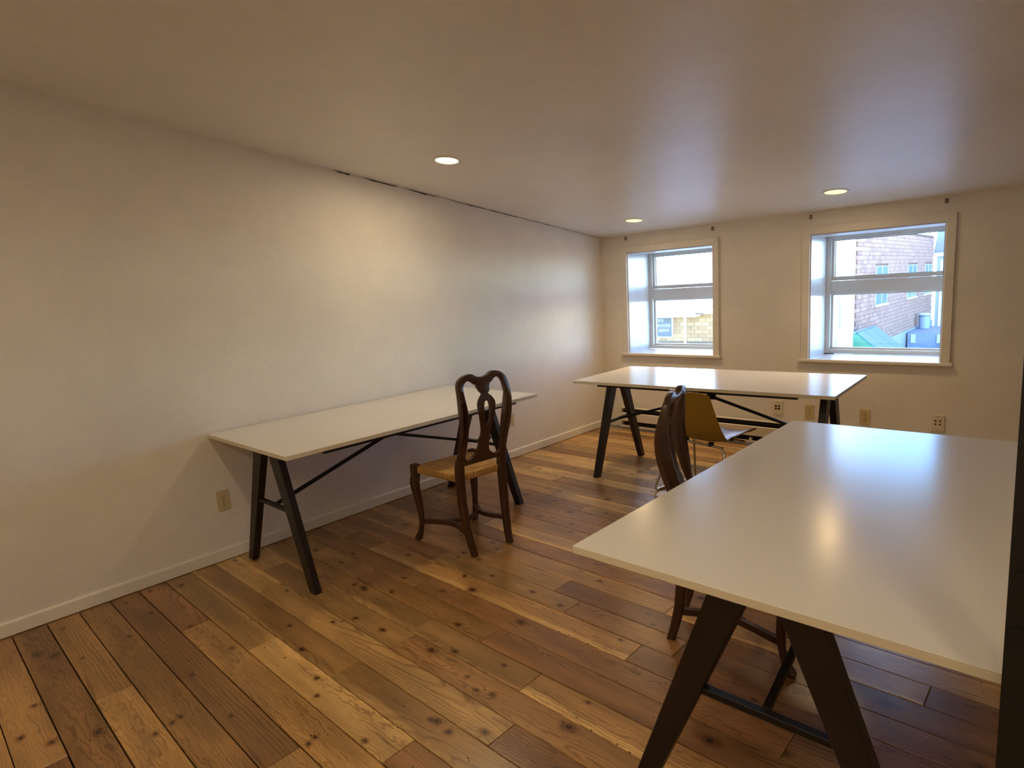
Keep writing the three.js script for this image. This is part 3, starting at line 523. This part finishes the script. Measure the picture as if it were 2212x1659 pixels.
// ---------------------------------------------------------------- outside
const GROUND = -3.4;
{
  const m = mesh('ground', box(160, 0.2, 90, -10, GROUND - 0.1, -46.5), paint(srgb(146, 148, 150), 0.9, 0.004, 0.2), scene); m.userData = { kind: 'structure', label: 'pale yard paving outside the windows', category: 'ground' };
}
const brickMats = [srgb(150, 110, 88), srgb(142, 101, 81), srgb(156, 118, 97), srgb(134, 94, 76)].map((c) => std({ color: c, roughness: 0.85 }));
const mortar = std({ color: srgb(112, 86, 72), roughness: 0.95 });
const paleStucco = paint(srgb(206, 194, 160), 0.85, 0.003, 0.3);
const outGlass = std({ color: srgb(74, 88, 98), roughness: 0.25 });
const outGrey = std({ color: srgb(176, 178, 182), roughness: 0.6 });
const outWhite = std({ color: srgb(232, 232, 230), roughness: 0.6 });
{
  // long block building running away from the right window; its shaded side faces +x
  const X0 = -4.042, Z0 = -26.335, Z1 = -47.2, top = 3.45, base = -2.35, W = 4.2;
  const t = thing('brick_building', 'tall pinkish block building seen through the right window', 'building', [X0, GROUND, Z0]);
  const Y = -GROUND;
  const wins = [[-30.4, -33.0], [-38.35, -41.0], [-43.95, -46.25]].map(([a, b]) => [a - Z0, b - Z0, -0.38 + Y, 1.58 + Y]);
  mesh('mortar_wall', box(W - 0.06, top + Y - 0.02, Z0 - Z1 - 0.06, -W / 2 - 0.02, (top + Y) / 2, -(Z0 - Z1) / 2), mortar, t);
  mesh('end_wall', box(W, top + Y, 0.06, -W / 2, (top + Y) / 2, -0.03), paleStucco, t);
  mesh('corner_trim', box(0.10, top + Y, 0.10, -0.03, (top + Y) / 2, 0.02), outWhite, t);
  mesh('foundation', box(0.14, base + Y, Z0 - Z1, 0.0, (base + Y) / 2, -(Z0 - Z1) / 2), std({ color: srgb(132, 134, 138), roughness: 0.9 }), t);
  mesh('roof_coping', box(W + 0.2, 0.12, Z0 - Z1 + 0.2, -W / 2, top + Y + 0.06, -(Z0 - Z1) / 2), std({ color: srgb(200, 196, 190), roughness: 0.7 }), t);
  const BH = 0.203, BL = 0.406, geo = box(0.05, BH - 0.012, BL - 0.012), geoHalf = box(0.05, BH - 0.012, BL / 2 - 0.012), R = rng(9), list = [];
  for (let r = 0; ; r++) {
    const y = base + Y + (r + 0.5) * BH; if (y > top + Y - 0.08) break;
    for (let k = 0; k < 53; k++) { const z = -0.16 - (k + (r % 2 ? 0.5 : 1)) * BL; if (z - BL / 2 < Z1 - Z0 + 0.05) break; if (wins.some(([a, b, c, d]) => z < a + 0.19 && z > b - 0.19 && y > c - 0.08 && y < d + 0.08)) continue; list.push([y, z, Math.floor(R() * 4), r, k]); }
  }
  // nearest 300 in the window's view are single blocks, the rest one batch
  const seen = list.map((b) => { const v = new THREE.Vector3(X0, b[0] + GROUND, b[1] + Z0); camera.updateMatrixWorld(); const d = v.distanceTo(camera.position); const show = b[0] + GROUND > -2.6 && b[0] + GROUND < 3.2; return [show ? d : d + 100, b]; }).sort((a, b) => a[0] - b[0]).map((a) => a[1]);
  seen.slice(0, 300).forEach(([y, z, c]) => { const m = mesh('block', geo, brickMats[c], t); m.position.set(-0.012, y, z); });
  const rest = seen.slice(300); const inst = new THREE.InstancedMesh(geo, brickMats[0], rest.length); inst.name = 'far_blocks'; inst.userData = { kind: 'stuff' }; shade(inst);
  const mt = new THREE.Matrix4(), cc = new THREE.Color(); rest.forEach(([y, z, c], i) => { mt.makeTranslation(-0.012, y, z); inst.setMatrixAt(i, mt); inst.setColorAt(i, cc.setScalar([1, 0.92, 1.06, 0.85][c])); }); t.add(inst);
  for (const [a, b, c, d] of wins) {
    const w = new THREE.Group(); w.name = 'window'; t.add(w);
    mesh('pane', box(0.02, d - c, a - b, 0.0, (c + d) / 2, (a + b) / 2), outGlass, w);
    for (const [yy, h] of [[c, 0.08], [d, 0.06], [(c + d) / 2 + 0.25, 0.05]]) mesh('frame_bar', box(0.05, h * 0.5, a - b, 0.0, yy, (a + b) / 2), outGrey, w);
    for (const zz of [a, b, (a + b) / 2]) mesh('frame_bar', box(0.05, d - c, 0.06, 0.0, (c + d) / 2, zz), outGrey, w);
    mesh('sill', box(0.10, 0.07, a - b + 0.2, 0.06, c - 0.06, (a + b) / 2), outWhite, w);
  }
  // on the sunlit end: small window, conduit, wire
  mesh('end_window', box(0.55, 0.48, 0.04, -0.93, -0.90 + Y, 0.02), std({ color: srgb(150, 130, 108), roughness: 0.5 }), t);
  mesh('conduit', tube([[-0.70, 0.02 + Y, 0.05], [-0.60, -0.10 + Y, 0.06], [-0.565, -0.30 + Y, 0.06], [-0.56, -1.14 + Y, 0.06]], 0.028, 24, 8), std({ color: srgb(110, 106, 100), roughness: 0.6 }), t);
}
{
  // long slant-lidded dumpster standing along the wall, its end towards us
  const t = thing('dumpster', 'green and teal metal dumpster beside the block building', 'dumpster', [-2.9, GROUND, -25.4]);
  const teal = std({ color: srgb(30, 76, 74), roughness: 0.5 }), green = std({ color: srgb(34, 88, 54), roughness: 0.5 });
  const s = new THREE.Shape(); s.moveTo(-0.5, 0.25); s.lineTo(0.7, 0.25); s.lineTo(0.7, 1.22); s.lineTo(-0.38, 2.16); s.lineTo(-0.5, 2.16); s.closePath();
  const b = new THREE.ExtrudeGeometry(s, { depth: 3.36, bevelEnabled: true, bevelThickness: 0.02, bevelSize: 0.02, bevelSegments: 1 }); b.translate(0, 0, -1.68);
  mesh('bin_body', b, green, t);
  for (const z of [-1.13, 0, 1.13]) { const l = mesh('lid', rbox(1.46, 0.05, 1.09, 0.01, 0, 0, 0, 1), teal, t); l.position.set(0.175, 1.735, z); l.rotation.z = -Math.atan2(0.94, 1.08); }
  mesh('hinge_bar', box(0.10, 0.08, 3.5, -0.46, 2.22, 0), std({ color: srgb(82, 96, 110), roughness: 0.6 }), t);
  for (const x of [-0.3, 0.1, 0.5]) mesh('end_rib', box(0.07, 0.95, 0.05, x, 0.80, 1.72), std({ color: srgb(84, 140, 100), roughness: 0.5 }), t);
  for (const x of [-0.3, 0.5]) for (const z of [-1.3, 1.3]) { const c = mesh('caster', new THREE.CylinderGeometry(0.13, 0.13, 0.08, 14), M.dark, t); c.rotation.x = Math.PI / 2; c.position.set(x, 0.13, z); }
}
{
  // loading dock and annex at the far end of the yard
  const con = std({ color: srgb(118, 122, 128), roughness: 0.9 });
  const t = thing('loading_dock', 'grey concrete loading dock at the foot of the block building', 'dock', [-2.78, GROUND, -40.5]);
  mesh('dock_block', box(2.2, 0.95, 5.0, 0.0, 0.475, 0), con, t);
  for (const x of [-0.8, 0.5]) mesh('bumper', box(0.22, 0.5, 0.10, x, 0.6, 2.54), outGrey, t);
  mesh('step', box(0.9, 0.35, 0.6, 1.2, 0.175, 2.7), con, t);
  const a = thing('annex', 'pale annex with a dark roof closing the far end of the yard', 'building', [1.3, GROUND, -49.6]);
  mesh('wall', box(10.6, 5.6, 3, 0, 2.8, 0), std({ color: srgb(146, 150, 156), roughness: 0.85 }), a);
  mesh('door', box(1.1, 2.2, 0.06, -4.0, 1.95, 1.53), outWhite, a);
  mesh('downspout', box(0.12, 5.2, 0.12, -5.0, 2.6, 1.56), outWhite, a);
  const s = new THREE.Shape(); s.moveTo(-1.9, 5.55); s.lineTo(1.9, 5.55); s.lineTo(0, 7.3); s.closePath(); const r = new THREE.ExtrudeGeometry(s, { depth: 11, bevelEnabled: false }); r.rotateY(Math.PI / 2); r.translate(-5.5, 0, 0);
  mesh('roof', r, std({ color: srgb(86, 92, 116), roughness: 0.8 }), a);
  mesh('fascia', box(11.1, 0.25, 0.08, 0, 5.62, 1.92), outWhite, a);
  const k = thing('water_tank', 'small pale round tank with a cap beside the annex', 'tank', [-3.55, GROUND + 0.95, -41.2]);
  mesh('drum', cyl(0.30, 0.86, 0, 0.43, 0, 24), std({ color: srgb(126, 132, 142), roughness: 0.5 }), k);
  mesh('cap', cyl(0.34, 0.10, 0, 0.92, 0, 24, 0.28), outGrey, k);
  mesh('hoop', new THREE.TorusGeometry(0.305, 0.015, 6, 28).rotateX(Math.PI / 2).translate(0, 0.78, 0), M.steel, k);
}
{
  // white van parked by the sunlit end
  const t = thing('white_van', 'white van parked at the left edge of the right window view', 'van', [-4.75, GROUND, -22.2], 0.15);
  const white = std({ color: srgb(240, 240, 238), roughness: 0.35 });
  const s = new THREE.Shape(); s.moveTo(-2.2, 0.35); s.lineTo(2.2, 0.35); s.lineTo(2.25, 1.05); s.lineTo(1.55, 1.25); s.lineTo(1.0, 2.05); s.lineTo(-2.1, 2.1); s.quadraticCurveTo(-2.25, 2.05, -2.25, 1.8); s.closePath();
  const b = new THREE.ExtrudeGeometry(s, { depth: 1.5, bevelEnabled: true, bevelThickness: 0.06, bevelSize: 0.05, bevelSegments: 2 }); b.rotateY(-Math.PI / 2); b.translate(0.75, 0, 0);
  mesh('body', b, white, t);
  const wsd = mesh('windscreen', box(1.3, 0.02, 0.9, 0, 0, 0), outGlass, t); wsd.position.set(0, 1.70, 1.36); wsd.rotation.x = 0.965;
  for (const x of [-0.82, 0.82]) { mesh('side_window', box(0.02, 0.55, 0.9, x, 1.62, 0.55), outGlass, t); for (const z of [-1.4, 1.4]) { const w = mesh('wheel', new THREE.CylinderGeometry(0.34, 0.34, 0.2, 24), M.dark, t); w.rotation.z = Math.PI / 2; w.position.set(x * 0.86, 0.34, z); } }
  mesh('bumper', box(1.55, 0.2, 0.12, 0, 0.5, 2.30), M.dark, t);
}
{
  // low block shop with a pale metal roof, through the left window
  const Z = -24.442, xl = -17, xr = -9.2, base = -3.4, eave = -0.42;
  const t = thing('block_shop', 'low tan block building with a white roof and a sign, through the left window', 'building', [0, 0, Z]);
  const tan = [srgb(140, 104, 66), srgb(132, 96, 59), srgb(146, 111, 73), srgb(126, 92, 57)].map((c) => std({ color: c, roughness: 0.85 }));
  mesh('mortar_wall', box(xr - xl, 3.1, 6, (xl + xr) / 2, base + 1.55, -3.03), std({ color: srgb(108, 86, 62), roughness: 0.95 }), t);
  const BH = 0.203, BL = 0.406, g = box(BL - 0.012, BH - 0.012, 0.05), R = rng(5);
  for (let r = 0; r < 9; r++) for (let k = 0; k < 12; k++) { const x = -13.2 + (k + (r % 2) * 0.5) * BL, y = -1.72 + (r + 0.5) * BH; if (x > xr - 0.2) continue; const m = mesh('block', g, tan[Math.floor(R() * 4)], t); m.position.set(x, y, -0.02); }
  // sign board with lettering
  const sg = new THREE.Group(); sg.name = 'sign'; t.add(sg);
  const cv = document.createElement('canvas'); cv.width = 256; cv.height = 288; const cx = cv.getContext('2d'); cx.fillStyle = '#403c38'; cx.fillRect(0, 0, 256, 288); cx.fillStyle = '#8c8880'; cx.textAlign = 'center'; cx.font = 'bold 62px serif'; cx.fillText("N'S", 70, 58); cx.fillText('HOUSE', 124, 136); cx.fillText('SHOP', 124, 212);
  const ct = new THREE.CanvasTexture(cv); ct.colorSpace = THREE.SRGBColorSpace;
  const face = new THREE.PlaneGeometry(0.92, 0.98); face.translate(-12.68, -0.98, 0.075); mesh('sign_face', face, std({ map: ct, roughness: 0.7 }), sg);
  mesh('sign_board', box(0.94, 1.0, 0.06, -12.68, -0.98, 0.04), std({ color: srgb(130, 132, 136), roughness: 0.8 }), sg);
  mesh('sign_edge', box(0.05, 1.05, 0.09, -12.19, -0.97, 0.05), outWhite, sg); mesh('sign_edge', box(1.0, 0.06, 0.09, -12.70, -1.50, 0.05), outWhite, sg);
  // roof: pale sheet falling to the eave, rake rising to the right
  const rs = new THREE.Shape(); rs.moveTo(xl - 0.3, eave); rs.lineTo(-10.72, eave); rs.lineTo(-9.0, 0.16); rs.lineTo(-9.0, 0.30); rs.lineTo(-10.75, eave + 0.16); rs.lineTo(xl - 0.3, eave + 0.16); rs.closePath();
  const fe = new THREE.ExtrudeGeometry(rs, { depth: 0.08, bevelEnabled: false }); fe.translate(0, 0, 0.42); mesh('fascia', fe, outWhite, t);
  const rf = new THREE.Shape(); rf.moveTo(0.5, eave + 0.14); rf.lineTo(0.5, eave + 0.19); rf.lineTo(-5.5, eave + 3.2); rf.lineTo(-5.5, eave + 3.1); rf.closePath();
  const re = new THREE.ExtrudeGeometry(rf, { depth: xr - 0.0 - xl, bevelEnabled: false }); re.rotateY(-Math.PI / 2); const q = re.attributes.position; for (let i = 0; i < q.count; i++) q.setZ(i, q.getZ(i)); re.translate(xr, 0, 0); mesh('roof', re, outWhite, t);
  for (let k = 0; k < 14; k++) { const rb = mesh('roof_rib', box(0.05, 0.05, 6.7, 0, 0, 0), outWhite, t); rb.position.set(-16.8 + k * 0.48, eave + 1.72, -2.5); rb.rotation.x = Math.atan2(3.01, 6.0); }
  mesh('porch_post', box(0.09, 2.4, 0.09, -11.27, eave - 1.2, 0.46), outWhite, t);
  const d = thing('snow_bank', 'low bright white bank in front of the block shop', 'snow', [-13.5, GROUND, -22.6]);
  const n = 40, P = [], I = []; for (let i = 0; i <= n; i++) { const x = lerp(-6, 6.4, i / n), h = 1.72 + 0.10 * (vnoise(i * 0.45, 0, 5) - 0.5); [[0.9, 0], [0.55, h * 0.75], [0.12, h], [-0.35, h * 0.96], [-0.8, h * 0.6], [-1.0, 0]].forEach(([z, y]) => P.push(x, y, z)); }
  for (let i = 0; i < n; i++) for (let j = 0; j < 5; j++) { const a = i * 6 + j, b = a + 1, c = a + 6, e = c + 1; I.push(a, c, b, b, c, e); }
  const bg = new THREE.BufferGeometry(); bg.setAttribute('position', new THREE.Float32BufferAttribute(P, 3)); bg.setIndex(I); bg.computeVertexNormals();
  mesh('bank', bg, std({ color: srgb(240, 240, 240), roughness: 0.95, side: THREE.DoubleSide }), d);
}

// ---------------------------------------------------------------- render
const renderer = new THREE.WebGLRenderer({ antialias: true });
renderer.toneMapping = THREE.LinearToneMapping;
renderer.toneMappingExposure = EXPOSURE;
renderer.shadowMap.enabled = true;
renderer.render(scene, camera);
